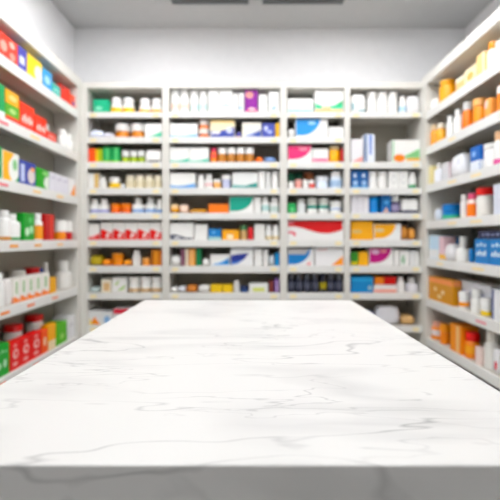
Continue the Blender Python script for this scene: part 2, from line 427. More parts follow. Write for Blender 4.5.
def emit(bay, row, items):
    """item: (kind, x0, x1, size, description, category, params, back offset, lift)"""
    recs = []; plan = layout(bay, items) if bay in 'LR' else {}
    for it in items:
        kind, p0, p1, s, desc, cat = it[:6]; kw = dict(it[6]) if len(it) > 6 else {}
        back = kw.pop('back', 0.0); lift = kw.pop('lift', 0.0); dd = kw.pop('d', None); rot = kw.pop('rot', 0.0)
        if bay in BAYN and bay in 'ABCD':
            z = SZ[row]; Yf = D+0.03+back
            w = (p1-p0)/F*Yf-(0.004 if kind == 'carton' else 0.0015); ztop = zpx(s, Yf); top_lim = (TOPB if row == 0 else (SZ[0] if (bay == 'D' and row == 2) else SZ[row-1])-0.022)-0.006
            h = min(ztop, top_lim)-z-lift
            d = dd or (0.14 if kind != 'pouch' else 0.16)
            if kind in ('bottle', 'jar'): d = min(w, 0.16)
            x = xpx((p0+p1)/2, Yf)
            lo, hi = xpx(BAYS[bay][0], D)+0.003+w/2, xpx(BAYS[bay][1], D)-0.003-w/2
            x = min(max(x, lo), hi)
            loc = (x, Yf+d/2, z+0.0004+lift); rz = 0
        else:
            sg, Xf, d, Ya, Yb = plan[id(it)]
            w = abs(Ya-Yb)-0.003; h = s
            if kind in ('bottle', 'jar'): w = min(w, d) if d < w*0.8 else w; d = min(d, w)
            if kind == 'pouch': d = min(d, w)
            z = (SL if bay == 'L' else SR)[row]
            loc = (sg*(Xf+d/2), (Ya+Yb)/2, z+0.0004+lift); rz = math.radians(90 if bay == 'L' else -90)
        if kind == 'bottle' or kind == 'jar':
            kw2 = kw
            o = (bottle if kind == 'bottle' else jar)(w, h, d, **kw2)
        else: o = build(kind, w, h, d, kw)
        o.location = loc; o.rotation_euler = (0, 0, rz+rot)
        recs.append([o, desc, cat, p0])
    groups = {}
    for r in recs: groups.setdefault(r[1], []).append(r)
    o_i = row if not (bay == 'D' and row > 0) else row-1
    for desc, rs in groups.items():
        rs.sort(key=lambda r: r[3])
        for i, r in enumerate(rs):
            pos = '' if len(rs) == 1 else ', ' + posword(i, len(rs))
            lab = f"{desc}{pos}, {ORD[o_i]} shelf, {BAYN[bay]}"
            if len(lab.split()) > 16: print("LONG", lab)
            tag(r[0], lab, r[2], f"{desc} row on {ORD[o_i]} shelf, {BAYN[bay]}" if len(rs) > 1 else None)
            ALL.append(lab)
def run(kind, edges, s, desc, cat, kw=None):
    out = []
    for a, b in zip(edges[:-1], edges[1:]): out.append((kind, a, b, s, desc, cat, kw or {}))
    return out
W = '#f3f3f1'; BW = '#e4e9f1'
TEAL = '#2fae96'; GRN = '#1e9b4a'; ORG = '#f07a1c'; YEL = '#f6c21a'; RED = '#dc1f2c'; BLU = '#1583cc'; NAV = '#1d2350'; PUR = '#8a2a90'; PINK = '#ea3a6e'; INDI = '#3a4aa2'; AMB = '#b9622a'

# ---- bay A
emit('A', 0, [
 ('carton', 93, 108.6, 99.6, 'teal green box with pale oval print', 'box', dict(c='#22b487', p=(ell('#8fe0c4', 0.36, 0.36, 0.26, 0.16), band('#45c39c', 0.14)))),
 ('bottle', 109, 120.8, 97, 'plump white bottle with yellow band', 'bottle', dict(label='#f7c928', lv=(0.04, 0.36), neck=0.84, shoulder=0.52)),
 ('bottle', 121, 133, 97, 'plump white bottle with yellow band', 'bottle', dict(label='#f7c928', lv=(0.04, 0.36), neck=0.84, shoulder=0.52)),
 ('bottle', 138, 149.5, 98, 'white bottle with thin amber band', 'bottle', dict(label='#f5b83a', lv=(0.06, 0.26), neck=0.84, shoulder=0.52)),
 ('bottle', 150, 161.5, 98, 'white bottle with thin amber band', 'bottle', dict(label='#f5b83a', lv=(0.06, 0.26), neck=0.84, shoulder=0.52))])
emit('A', 1, [
 ('pouch', 87.5, 101, 129, 'pale blue soft pack', 'pack', dict(c='#dfe5f4')),
 ('pouch', 101.5, 113, 132, 'low lilac-white soft pack', 'pack', dict(c='#e6e8f5')),
 ('jar', 113, 128.3, 123, 'amber jar with wide white lid', 'jar', dict(body='#d0843a', cv=0.5)),
 ('jar', 128.8, 144, 123, 'amber jar with wide white lid', 'jar', dict(body='#d0843a', cv=0.5)),
 ('carton', 144.6, 162, 123.5, 'white box with green wave print', 'box', dict(c=W, p=(sweep('#4cc09a', 0.4),)))])
emit('A', 2, [
 ('carton', 88.3, 95, 148.5, 'orange-red slim box', 'box', dict(c='#f4601c', p=(vband('#ec3d24', 0, 0.2),))),
 ('carton', 95.2, 98.6, 149, 'narrow yellow box', 'box', dict(c='#f2cc1c')),
 ('carton', 98.8, 102.2, 149, 'narrow lime green box', 'box', dict(c='#b2c81c')),
 ('carton', 102.6, 111, 147, 'green box with light stripe', 'box', dict(c='#1f9f58', p=(vband('#5fc27a', 0.4, 0.75), band('#8ccf50', 0.14)))),
 ('carton', 111.4, 119.6, 147, 'green box with light stripe', 'box', dict(c='#1f9f58', p=(vband('#5fc27a', 0.4, 0.75), band('#8ccf50', 0.14))))]
 + run('jar', [120.5, 128.6, 136.7, 144], 150.3, 'lime green jar with black-ringed lid', 'jar', dict(body='#a6bf16', cap='#d9dbd8', cv=0.52, label='#222426', lv=(0.44, 0.5)))
 + [('pouch', 144.5, 161.6, 149.3, 'white wrapped pack with black script', 'pack', dict(c=W, power=6, lump=0, p=(P('#2a2a2a', (0.1, 0.16), (0.45, 0.05), (0.95, 0.1), (0.95, 0.2), (0.5, 0.14), (0.1, 0.26)),)))])
emit('A', 3, [
 ('carton', 87.5, 98.3, 173.5, 'white box with tan side stripe', 'box', dict(c=W, p=(vband('#d9b878', 0.55, 1),))),
 ('bottle', 98.8, 105.5, 177, 'small white slender bottle', 'bottle', {}),
 ('jar', 107.5, 119, 177, 'round white jar with yellow label', 'jar', dict(label='#f4cb2e', lv=(0.05, 0.5), cv=0.62)),
 ('pouch', 119.5, 124.3, 183.5, 'small bluish-white low pack', 'pack', dict(c='#dfe4ea'))]
 + run('bottle', [124.6, 134, 143.4, 152.8, 161.6], 175, 'cream pill bottle', 'bottle', dict(body='#e6dfca', cap='#efe9d8', neck=0.85, shoulder=0.7, label='#dcd3b8', lv=(0.1, 0.6))))
emit('A', 4, run('bottle', [87.5, 97.5, 108], 199, 'white bottle with lavender band', 'bottle', dict(label='#a3a6d6', lv=(0.06, 0.26), neck=0.6, shoulder=0.55))
 + run('jar', [109.5, 119.7, 130], 203.5, 'small bright orange jar', 'jar', dict(body='#f2741c', cap='#f58a34', cv=0.55))
 + run('bottle', [130.3, 143, 155.7], 197, 'large white bottle with blue print', 'bottle', dict(label='#8fb0dc', lv=(0.05, 0.26), neck=0.5, shoulder=0.48))
 + [('bottle', 156, 161.8, 199.5, 'slim white bottle with blue base print', 'bottle', dict(label='#6f9bd0', lv=(0.05, 0.26)))])
RW = (wave(RED, 0.5, 0.1, 0.6, per=0.8), ell(W, 0.62, 0.22, 0.17, 0.16), ell(RED, 0.66, 0.17, 0.09, 0.1))
emit('A', 5, [('carton', 87.5, 98.6, 224, 'white box with low red wave', 'box', dict(c='#ecebe8', p=(wave(RED, 0.3, 0.12, 4.2, per=0.5), ell('#f19aa0', 0.5, 0.2, 0.2, 0.07))))]
 + run('carton', [100.4, 112.7, 125, 137.3, 149.6, 161.9], 222.3, 'white and red carton', 'box', dict(c='#ecebe8', p=RW)))
emit('A', 6, [
 ('pouch', 87.6, 100.5, 255.5, 'olive yellow soft pack', 'pack', dict(c='#b3a112')),
 ('pouch', 101, 110.5, 259.5, 'flat orange soft pack', 'pack', dict(c='#f0952c')),
 ('jar', 110.8, 122, 253.8, 'orange tub with orange lid', 'tub', dict(body='#ee9430', cap='#f09a3e', cv=0.55)),
 ('pouch', 122.3, 130.6, 260, 'small orange low pack', 'pack', dict(c='#f2a24a')),
 ('bottle', 131, 140, 250.5, 'white bottle with tall neck', 'bottle', dict(neck=0.72)),
 ('jar', 141.3, 149.6, 258, 'small peach orange jar', 'jar', dict(body='#efa45a', cap='#f2b06a')),
 ('carton', 150.8, 161.8, 250, 'brown-orange box with gold stripe', 'box', dict(c='#c9781c', p=(vband('#8e5a16', 0.0, 0.14), vband('#e0982c', 0.35, 0.6))))])
emit('A', 7, [
 ('pouch', 87.8, 98, 287.5, 'low pale teal pack', 'pack', dict(c='#c3d6d6')),
 ('carton', 101, 111.5, 279.3, 'cream box with tan panel', 'box', dict(c='#f0eadb', p=(P('#dbb98c', (0.2, 0.12), (0.85, 0.12), (0.85, 0.75), (0.2, 0.75)),))),
 ('carton', 112, 126.6, 277.5, 'white box with green leaf print', 'box', dict(c=W, p=(P('#9fc46a', (0.35, 0.1), (0.95, 0.55), (0.8, 0.2)), P('#c2d8a0', (0.1, 0.5), (0.5, 0.85), (0.4, 0.5)))))]
 + run('jar', [127.3, 138.7, 150.1, 161.5], 277.3, 'white jar with tan base label', 'jar', dict(label='#cfae84', lv=(0.04, 0.26), cv=0.66)))
emit('A', 8, [
 ('carton', 87.5, 101, 311, 'white box with orange triangle', 'box', dict(c='#e9e9ea', p=(P('#f0913a', (0.1, 0.05), (0.9, 0.05), (0.45, 0.6)), P('#eecf6a', (0.05, 0.05), (0.35, 0.05), (0.1, 0.5))))),
 ('carton', 101.5, 112.5, 312, 'white box with blue print', 'box', dict(c='#e4e6ea', p=(ell('#8fb4dc', 0.5, 0.4, 0.3, 0.3),))),
 ('carton', 113, 131, 308.5, 'white box with red top band', 'box', dict(c='#e4e4e6', p=(band('#d8344a', 0.98, 0.68),))),
 ('carton', 132, 146, 311, 'plain white low box', 'box', dict(c='#e4e4e6'))])

# ---- bay B
emit('B', 0, run('bottle', [169.6, 179.4, 189], 89.5, 'white bottle with faint orange print', 'bottle', dict(label='#f3d9cb', lv=(0.2, 0.42), neck=0.93, shoulder=0.7))
 + run('bottle', [189.4, 198.6, 207.8], 90.5, 'white bottle with faint teal print', 'bottle', dict(label='#cfe4e2', lv=(0.15, 0.4), neck=0.93, shoulder=0.7))
 + [('carton', 208.3, 218.6, 88, 'tall plain white box', 'box', dict(c=W)),
 ('carton', 219, 232.6, 88, 'white box with pale teal dots', 'box', dict(c=W, p=(marks('#a9d4dc', 0.3, 3, 0.1),))),
 ('carton', 233, 238, 93.5, 'slim plain white box', 'box', dict(c=W)),
 ('carton', 238.4, 244.2, 93, 'white box with small blue dot', 'box', dict(c=W, p=(ell('#6fb4e0', 0.4, 0.25, 0.2, 0.09),))),
 ('carton', 244.6, 258, 89, 'purple box with peach oval', 'box', dict(c='#8b2696', p=(ell('#e9a29a', 0.36, 0.78, 0.3, 0.15), P('#f06a86', (0.1, 0.02), (0.95, 0.02), (0.95, 0.12), (0.1, 0.12)), ell('#f6c6cc', 0.55, 0.17, 0.3, 0.06)))),
 ('carton', 258.6, 267.6, 94.5, 'plain white square box', 'box', dict(c=W)),
 ('carton', 268.4, 279.4, 91.5, 'white box with blue splash', 'box', dict(c=W, p=(P('#5fa8de', (0.3, 0.2), (0.65, 0.38), (0.6, 0.2), (0.4, 0.1)),)))])
emit('B', 1, [
 ('carton', 169.8, 197.5, 123.5, 'wide white box with blue base', 'box', dict(c=W, p=(wave('#8fc0ea', 0.22, 0.08, 3.4, per=0.6),))),
 ('jar', 198, 209.3, 128.2, 'orange jar below its twin', 'jar', dict(body='#ea7a44', cap='#f3ece6', cv=0.45)),
 ('jar', 198.4, 208.9, 119.6, 'orange-white jar stacked on twin', 'jar', dict(body='#ee8a54', cap='#f3ece6', cv=0.5, lift=0.0792)),
 ('carton', 210, 235, 120.2, 'cream and indigo box', 'box', dict(c='#efe3c4', p=(band('#f0d28c', 0.98, 0.86), P(INDI, (0, 0), (1, 0), (1, 0.62), (0.7, 0.5), (0.35, 0.36), (0, 0.42)), P('#f2f1ee', (0.04, 0.36), (0.4, 0.36), (0.4, 0.22), (0.04, 0.22)), ell('#cdd3ee', 0.78, 0.42, 0.13, 0.18)))),
 ('pouch', 235.6, 241.5, 131.5, 'small flat indigo pack', 'pack', dict(c='#5a5aa8', p=(band('#e88a5a', 0.3),))),
 ('carton', 242, 261.5, 122.5, 'white box with grey-blue swoosh', 'box', dict(c='#f0ece0', p=(sweep('#3c55a8', 0.5), P('#c2cce2', (0.1, 0.2), (0.55, 0.35), (0.95, 0.8), (0.6, 0.25), (0.3, 0.1))))),
 ('carton', 262, 275, 123.3, 'indigo box with white splash', 'box', dict(c='#4550a8', p=(ell('#c9cfee', 0.3, 0.65, 0.15, 0.2), ell('#aab4e4', 0.6, 0.4, 0.2, 0.14)))),
 ('carton', 275.4, 279.4, 123, 'narrow yellow box', 'box', dict(c='#f2c03a'))])
emit('B', 2, run('carton', [169.8, 189.4, 209], 147.5, 'white box with teal wave base', 'box', dict(c=W, p=(wave('#3fb79c', 0.24, 0.12, 3.9, per=0.45),)))
 + [('bottle', 210, 217, 148, 'pink and orange bottle', 'bottle', dict(body='#f08a3a', cap='#e0386a', label='#ee5a5a', lv=(0.35, 0.6)))]
 + run('jar', [217.3, 226.6, 235.9, 245.2, 254.5], 147.3, 'amber pill jar with white lid', 'jar', dict(body='#b97c3c', cv=0.6))
 + [('pouch', 255.2, 263, 156.5, 'small orange rounded pack', 'pack', dict(c='#f07a2c')),
 ('pouch', 264, 276, 156.5, 'low slate blue pack', 'pack', dict(c='#7f9ccc'))])
emit('B', 3, [
 ('carton', 169.8, 195.5, 173, 'wide white box with blue base wave', 'box', dict(c=W, p=(wave('#7fb2e2', 0.26, 0.1, 3.6, per=0.55), P('#4d94d4', (0.3, 0.1), (1, 0.1), (1, 0.24), (0.7, 0.2))))),
 ('bottle', 197, 204.3, 174.5, 'plain white bottle', 'bottle', dict(neck=0.8)),
 ('bottle', 204.6, 212.8, 174, 'white bottle with pink slash label', 'bottle', dict(label='#f2bcc0', lv=(0.2, 0.34), neck=0.7)),
 ('jar', 213.2, 220.8, 179, 'small peach jar with white lid', 'jar', dict(body='#eeb878', cv=0.68)),
 ('jar', 221.4, 231, 174.5, 'lavender jar with white lid', 'jar', dict(body='#c2c6e0', cv=0.66)),
 ('carton', 232, 258, 172.5, 'wide white box with teal base', 'box', dict(c='#eceeed', p=(P('#4fa8a4', (0, 0.04), (1, 0.04), (1, 0.38), (0.5, 0.16), (0, 0.22)), P('#23857f', (0.45, 0.06), (1, 0.06), (1, 0.26), (0.8, 0.3))))),
 ('carton', 258.5, 265.2, 170.6, 'tall white slim box', 'box', dict(c=W)),
 ('carton', 265.6, 270.6, 172, 'grey-white slim box', 'box', dict(c='#e2e3e2')),
 ('bottle', 271.2, 279, 171, 'tall white bottle', 'bottle', dict(neck=0.8))])
emit('B', 4, [
 ('pouch', 169.8, 178.5, 203.5, 'cream and orange rounded pack', 'pack', dict(c='#efcda0', p=(band('#e9a84a', 0.45),))),
 ('pouch', 179, 188, 203.8, 'peach rounded pack', 'pack', dict(c='#f1d6c4')),
 ('pouch', 188.6, 207.5, 209, 'flat golden brown pack', 'pack', dict(c='#cf943a', lump=0.06)),
 ('carton', 208.4, 228.6, 204, 'bright orange box', 'box', dict(c='#f5821e')),
 ('carton', 229.2, 253.6, 196.6, 'teal and white curved-print box', 'box', dict(c=W, p=(arc('#18a08a', 0, 0.98, 0.12),))),
 ('carton', 254.1, 261, 197.2, 'plain white upright box', 'box', dict(c=W)),
 ('bottle', 261.4, 269.4, 197, 'white bottle with pale teal label', 'bottle', dict(label='#bcdcda', lv=(0.15, 0.5), neck=0.75)),
 ('bottle', 270, 279.2, 197.6, 'white bottle with mint grey label', 'bottle', dict(label='#c8dcd6', lv=(0.1, 0.45), neck=0.75))])
emit('B', 5, [
 ('carton', 169.8, 193.8, 223, 'white box with navy ribbon swirl', 'box', dict(c=W, p=(P('#1f2a50', (0, 0.3), (0.25, 0.32), (0.7, 0.12), (0.98, 0.14), (0.98, 0.04), (0, 0.04)), ell('#e7e9ee', 0.3, 0.14, 0.16, 0.06)))),
 ('carton', 194.3, 207.6, 224.5, 'plain white box', 'box', dict(c=W)),
 ('carton', 208.2, 221.2, 229, 'blue box with teal base', 'box', dict(c='#1f78bc', p=(band('#a9d2d0', 0.28), ell('#6aaede', 0.4, 0.7, 0.15, 0.14)))),
 ('carton', 222, 239.2, 230, 'orange-yellow box with white square', 'box', dict(c='#f3ac2a', p=(P('#f8e6c2', (0.3, 0.1), (0.65, 0.1), (0.65, 0.55), (0.3, 0.55)),))),
 ('jar', 239.8, 247.6, 225, 'tan jar with green lid', 'jar', dict(body='#c9a878', cap='#3f7a4a', cv=0.66)),
 ('carton', 248.2, 253.2, 227.6, 'narrow red box', 'box', dict(c='#d43a3e')),
 ('carton', 254.2, 265, 224.2, 'off-white box', 'box', dict(c='#edece8')),
 ('bottle', 265.4, 272.2, 225, 'white bottle with tan base', 'bottle', dict(label='#e6d4ae', lv=(0.04, 0.25))),
 ('bottle', 272.6, 279.3, 225, 'white bottle with tan base', 'bottle', dict(label='#e6d4ae', lv=(0.04, 0.25)))])
emit('B', 6, [
 ('pouch', 169.8, 180.6, 255.5, 'white rounded soft pack', 'pack', dict(c=W)),
 ('carton', 181, 184.6, 249, 'narrow mauve box', 'box', dict(c='#8a5a70')),
 ('carton', 184.9, 188.4, 249, 'narrow cream box', 'box', dict(c='#e8dccb')),
 ('carton', 188.7, 195.4, 248.7, 'light orange box', 'box', dict(c='#efa860', p=(vband('#f6c890', 0.3, 0.6),))),
 ('carton', 195.8, 201.2, 248.7, 'dark green slim box', 'box', dict(c='#1e7a4c')),
 ('pouch', 201.6, 209.4, 259, 'small white low pack', 'pack', dict(c=W)),
 ('carton', 210, 229.6, 254.6, 'white box with blue swoosh', 'box', dict(c=W, p=(P('#7fb4e4', (0.05, 0.06), (0.98, 0.06), (0.98, 0.72), (0.65, 0.42), (0.3, 0.2)), P('#1f86d0', (0.4, 0.08), (0.98, 0.2), (0.98, 0.64), (0.7, 0.3))))),
 ('carton', 230.2, 253.4, 247.2, 'white box with navy curved swoosh', 'box', dict(c='#eeeff0', p=(P('#27358c', (0.02, 0.06), (0.3, 0.1), (0.6, 0.35), (0.8, 0.68), (0.3, 0.62), (0.02, 0.55)), P('#4a78c4', (0.02, 0.06), (0.3, 0.1), (0.6, 0.35), (0.3, 0.25), (0.02, 0.2)), band('#c9ccd2', 0.98, 0.86)))),
 ('carton', 254.2, 262, 249, 'plain white box', 'box', dict(c=W)),
 ('bottle', 262.4, 269, 249.4, 'white bottle', 'bottle', dict(neck=0.8)),
 ('pouch', 269.4, 274.6, 255, 'small pale blue pack', 'pack', dict(c='#dce6ee')),
 ('carton', 275, 279.5, 253, 'small blue box', 'box', dict(c='#2a8cc8'))])
emit('B', 7, [
 ('pouch', 169.8, 177.4, 287.5, 'small white soft pack', 'pack', dict(c=W)),
 ('pouch', 177.8, 185.6, 286.5, 'bluish-white soft pack', 'pack', dict(c='#dde2ea')),
 ('pouch', 186, 197, 285.2, 'brown-orange lumpy pack', 'pack', dict(c='#cf8444', lump=0.07)),
 ('pouch', 197.4, 210, 285.5, 'wide white soft pack', 'pack', dict(c='#eeeeec')),
 ('carton', 210.6, 221.8, 285, 'bright yellow box', 'box', dict(c='#ecc61c')),
 ('carton', 222.4, 232.6, 285, 'bright yellow box', 'box', dict(c='#ecc61c')),
 ('bottle', 233, 240, 281, 'grey-white bottle', 'bottle', dict(body='#dcdcdc', cap='#e8e8e8')),
 ('jar', 240.4, 248.4, 286, 'navy blue jar', 'jar', dict(body='#2c4c86', cap='#20305e')),
 ('carton', 249, 268.2, 283.6, 'white box with yellow-green label', 'box', dict(c='#eef0ee', p=(P('#d6dc84', (0.18, 0.12), (0.82, 0.12), (0.82, 0.55), (0.18, 0.55)),))),
 ('carton', 269, 273.8, 281, 'narrow maroon box', 'box', dict(c='#7a3a38')),
 ('carton', 274.2, 279.4, 279, 'purple box with white stripe', 'box', dict(c='#6c3a8c', p=(vband('#d8cce4', 0.4, 0.6),)))])
# ---- bay C
emit('C', 0, [
 ('carton', 287.4, 313.4, 98.5, 'low white box with teal base', 'box', dict(c=W, p=(band('#9fd2c8', 0.24),))),
 ('carton', 314.6, 343.6, 89.3, 'white box with green wave', 'box', dict(c=W, p=(P('#46c08c', (0, 0.18), (1, 0.18), (1, 0.55), (0.65, 0.32), (0.3, 0.28), (0, 0.42)), P('#1e9a5c', (0.75, 0.32), (1, 0.4), (1, 0.56)), band('#e9b878', 0.15), ell('#efc49a', 0.4, 0.2, 0.15, 0.1))))])
emit('C', 1, [
 ('pouch', 287.8, 294.8, 128, 'small white soft pack', 'pack', dict(c=W)),
 ('carton', 295.4, 328, 118.6, 'white box with bright blue curve', 'box', dict(c=W, p=(arc('#1292dc', 0, 0.76, 0.12), ell('#9fd4f4', 0.5, 0.78, 0.12, 0.1)))),
 ('carton', 328.8, 343.6, 127, 'low white box with faint lilac print', 'box', dict(c=W, p=(marks('#d3d2ea', 0.5, 3, 0.2),)))])
emit('C', 2, [
 ('carton', 287.4, 312, 145.6, 'white box with pink curve', 'box', dict(c=W, p=(arc('#e8407a', 0, 0.98, 0.2), ell('#f59ab0', 0.65, 0.8, 0.2, 0.1)))),
 ('carton', 312.6, 328.6, 148.8, 'white box with pink base band', 'box', dict(c=W, p=(band('#f07a9c', 0.3, 0.06),))),
 ('jar', 329, 341, 145.6, 'golden yellow tub with silver lid', 'tub', dict(body='#f8b414', cap='#c9bd9c', cv=0.8)),
 ('carton', 341.3, 344.2, 149, 'thin red box', 'box', dict(c='#b83434'))])
emit('C', 3, [
 ('jar', 287.6, 294.6, 181.5, 'low white jar before green jar', 'jar', {}),
 ('jar', 295.4, 302.2, 179.5, 'small pink jar before green jar', 'jar', dict(body='#e6a8a0', cap='#e9b4ac')),
 ('jar', 303, 309, 180, 'low white jar before brown jar', 'jar', {}),
 ('jar', 309.3, 315.3, 180, 'low red and white jar', 'jar', dict(body='#e66a64')),
 ('jar', 287.6, 294.6, 173, 'dark green jar at left end', 'jar', dict(body='#1e6a4c', cap='#2a7a58', back=0.1)),
 ('jar', 295, 303.8, 172, 'brown jar with dark green lid', 'jar', dict(body='#7a5a44', cap='#24624a', back=0.1)),
 ('jar', 304.4, 314.6, 172.4, 'brown jar with terracotta lid', 'jar', dict(body='#6a3c2c', cap='#a8684a', back=0.1)),
 ('jar', 316.2, 329.6, 176, 'pale blue-white jar', 'jar', dict(body='#dbe6f4', cap='#eef3f8')),
 ('bottle', 330.6, 343, 171.4, 'broad white bottle with blue sides', 'bottle', dict(body='#dfe8f2', neck=0.8, shoulder=0.62, label='#a9c2de', lv=(0.1, 0.5)))])
emit('C', 4, [
 ('carton', 287.6, 296, 203.4, 'bright green box', 'box', dict(c='#2aa458', p=(P('#6ccb88', (0.3, 0.1), (0.8, 0.1), (0.8, 0.6), (0.3, 0.6)),))),
 ('bottle', 297, 306.4, 199, 'light grey bottle', 'bottle', dict(body='#e4e6e8', cap='#c9cac8')),
 ('jar', 307.6, 318.4, 198, 'grey-lidded white jar, teal band', 'jar', dict(cap='#cfd0ca', cv=0.58, label='#2f9484', lv=(0.32, 0.52))),
 ('jar', 319.2, 329.6, 198, 'grey-lidded white jar, teal band', 'jar', dict(cap='#cfd0ca', cv=0.58, label='#2f9484', lv=(0.32, 0.52))),
 ('jar', 330.4, 342.6, 201, 'low white jar, thin blue stripe', 'jar', dict(cv=0.62, label='#6a90c8', lv=(0.3, 0.4)))])
emit('C', 5, [('carton', 287.2, 344, 220.4, 'long white box with red wave', 'box', dict(c='#f0efee', d=0.2, p=(wavetop('#d4082e', 0.51, 0.18, 1.15, per=0.83), ell('#e2546a', 0.06, 0.3, 0.1, 0.14), ell('#f0efee', 0.02, 0.22, 0.1, 0.13), ell('#e8909a', 0.07, 0.88, 0.05, 0.06))))])
emit('C', 6, [
 ('carton', 287.4, 314.6, 248.6, 'white box with blue curve', 'box', dict(c='#eeefef', p=(arc('#167cc0', 0, 0.85, 0.08), P('#c6c3c6', (0, 0.66), (0.66, 0.66), (0.82, 0.98), (0, 0.98)), ell('#e8a0a0', 0.8, 0.12, 0.08, 0.1)))),
 ('carton', 315.4, 343.8, 246.6, 'white box with orange corner', 'box', dict(c='#f1f1f3', p=(tri('#f39a2c', 0.42), marks('#e8a6ac', 0.82, 4, 0.05, 0.05, 0.42))))])
vb = []
for i in range(7):
    a = 287.6+i*8.05
    vb.append(('bottle', a, a+7.9, 273.8, 'navy bottle with yellow label' if i == 4 else 'navy bottle with silver-grey cap', 'bottle',
               dict(body='#161a34', cap='#6c6f78' if i != 4 else '#2b2e44', neck=0.66, shoulder=0.6, label='#a89a2c' if i == 4 else '#4c5064', lv=(0.2, 0.55))))  # silver highlights painted in as grey caps and bands, save on the yellow-labelled bottle
emit('C', 7, vb)
# ---- bay D
emit('D', 0, [
 ('pouch', 350.8, 366.4, 93.2, 'white soft pack with teal swirl', 'pack', dict(c=W, power=6, p=(P('#2a8c9c', (0.05, 0.28), (0.5, 0.12), (0.95, 0.1), (0.95, 0.2), (0.5, 0.26), (0.1, 0.42)),)))]
 + run('bottle', [368, 378.4, 388.8, 399.2], 91.8, 'tall white bottle with wide cap', 'bottle', dict(neck=0.97, shoulder=0.7))
 + [('bottle', 400, 407.4, 95.5, 'small white bottle with blue label', 'bottle', dict(label='#b4d4e8', lv=(0.1, 0.4))),
 ('pouch', 408, 420.6, 94.5, 'white bulging soft pack', 'pack', dict(c='#efeff2', power=5))])
emit('D', 2, [
 ('carton', 350.8, 363.2, 139, 'white box with faint red base', 'box', dict(c='#ecebf0', p=(P('#e8a09a', (0.1, 0.04), (0.98, 0.04), (0.98, 0.26), (0.6, 0.16)),))),
 ('carton', 364.2, 375, 134.2, 'tall blue-striped white box', 'box', dict(c='#e4eaf6', p=(vband('#6f86ac', 0, 0.25), P('#6c8cd0', (0.5, 0.28), (0.68, 0.28), (0.74, 0.98), (0.45, 0.98))))),
 ('carton', 392, 420.4, 140, 'white box with green and orange print', 'box', dict(c=W, p=(vband('#7cc890', 0, 0.06), P('#86c48a', (0.06, 0.2), (0.45, 0.3), (1, 0.62), (1, 0.2)), ell('#f58a1e', 0.26, 0.2, 0.2, 0.17), P('#e9b04a', (0.5, 0.08), (1, 0.08), (1, 0.2), (0.5, 0.18)))))])
emit('D', 3, run('carton', [351, 359.7, 368.4], 170.5, 'blue box with white figures', 'box', dict(c='#1c5a9c', p=(ell('#cfdcea', 0.45, 0.72, 0.16, 0.13), ell('#9fbfe0', 0.5, 0.3, 0.3, 0.15), band('#7fc0e8', 0.1))))
 + run('bottle', [369, 378.6, 388.2], 171, 'white bottle with wide white cap', 'bottle', dict(neck=0.9, shoulder=0.62))
 + run('carton', [388.8, 398.6, 408.4], 171, 'white box with grey outline print', 'box', dict(c=W, p=(ell('#d2d4d6', 0.5, 0.5, 0.3, 0.25), ell(W, 0.5, 0.5, 0.22, 0.18))))
 + [('bottle', 409.4, 417.6, 172.2, 'white bottle with green base label', 'bottle', dict(label='#1e9a62', lv=(0.04, 0.22)))])
emit('D', 4, run('carton', [351, 357, 363, 369], 195, 'slim white box', 'box', dict(c='#eceaf0'))
 + [('jar', 370, 380.2, 197, 'bright blue jar', 'jar', dict(body='#1a86d0', cap='#2a92d8', cv=0.72)),
 ('carton', 381, 391, 195.2, 'blue box with peach base', 'box', dict(c='#1f68a8', p=(P('#e0b49a', (0.2, 0.04), (0.8, 0.04), (0.55, 0.34)), ell('#5a9cd0', 0.55, 0.6, 0.25, 0.12)))),
 ('bottle', 391.6, 401.4, 195, 'dark purple bottle with white cap', 'bottle', dict(body='#3c2c5e', neck=0.85, shoulder=0.52, label='#9d94b4', lv=(0.12, 0.48))),
 ('pouch', 402, 420.6, 198, 'white pack with navy base', 'pack', dict(c=W, power=5, p=(P('#2c2c62', (0, 0.0), (1, 0.0), (1, 0.4), (0.75, 0.25), (0.4, 0.2), (0, 0.25)),)))])
emit('D', 5, [
 ('carton', 351, 373.2, 221.4, 'golden yellow box with grey oval', 'box', dict(c='#f5b016', p=(ell('#d8b87c', 0.25, 0.45, 0.25, 0.1),))),
 ('carton', 373.8, 401.2, 224, 'white box with golden yellow curve', 'box', dict(c=W, p=(arc('#f6b01c', 0, 0.8, 0.1), ell('#d8c49c', 0.2, 0.6, 0.18, 0.12)))),
 ('pouch', 401.6, 408.6, 226, 'lumpy brown-orange pack at left', 'pack', dict(c='#c98a48', lump=0.08)),
 ('pouch', 409, 416.4, 228, 'lumpy tan-orange pack at right', 'pack', dict(c='#d89a54', lump=0.08))])
emit('D', 6, [
 ('carton', 351.2, 358.4, 252.4, 'green box with yellow base', 'box', dict(c='#3f8a34', p=(band('#d6c428', 0.3),))),
 ('carton', 358.8, 368.4, 252, 'orange-yellow box', 'box', dict(c='#f8b41c')),
 ('carton', 369, 393.4, 248, 'white box with magenta curve', 'box', dict(c=W, p=(arc('#b8287c', 0, 0.92, 0.16), ell('#dcb8d4', 0.25, 0.78, 0.18, 0.14), ell('#e08c98', 0.6, 0.82, 0.14, 0.1)))),
 ('carton', 394, 399, 250, 'slim tall white box', 'box', dict(c=W)),
 ('carton', 399.6, 409.6, 250.6, 'white box with green emblem', 'box', dict(c=W, p=(ell('#4fa870', 0.35, 0.4, 0.18, 0.3), ell(W, 0.35, 0.5, 0.09, 0.1), ell(W, 0.36, 0.26, 0.08, 0.08)))),
 ('carton', 410, 415, 251, 'plain narrow white box', 'box', dict(c='#e9ebeb')),
 ('bottle', 415.4, 420.8, 251, 'thin white bottle', 'bottle', {})])
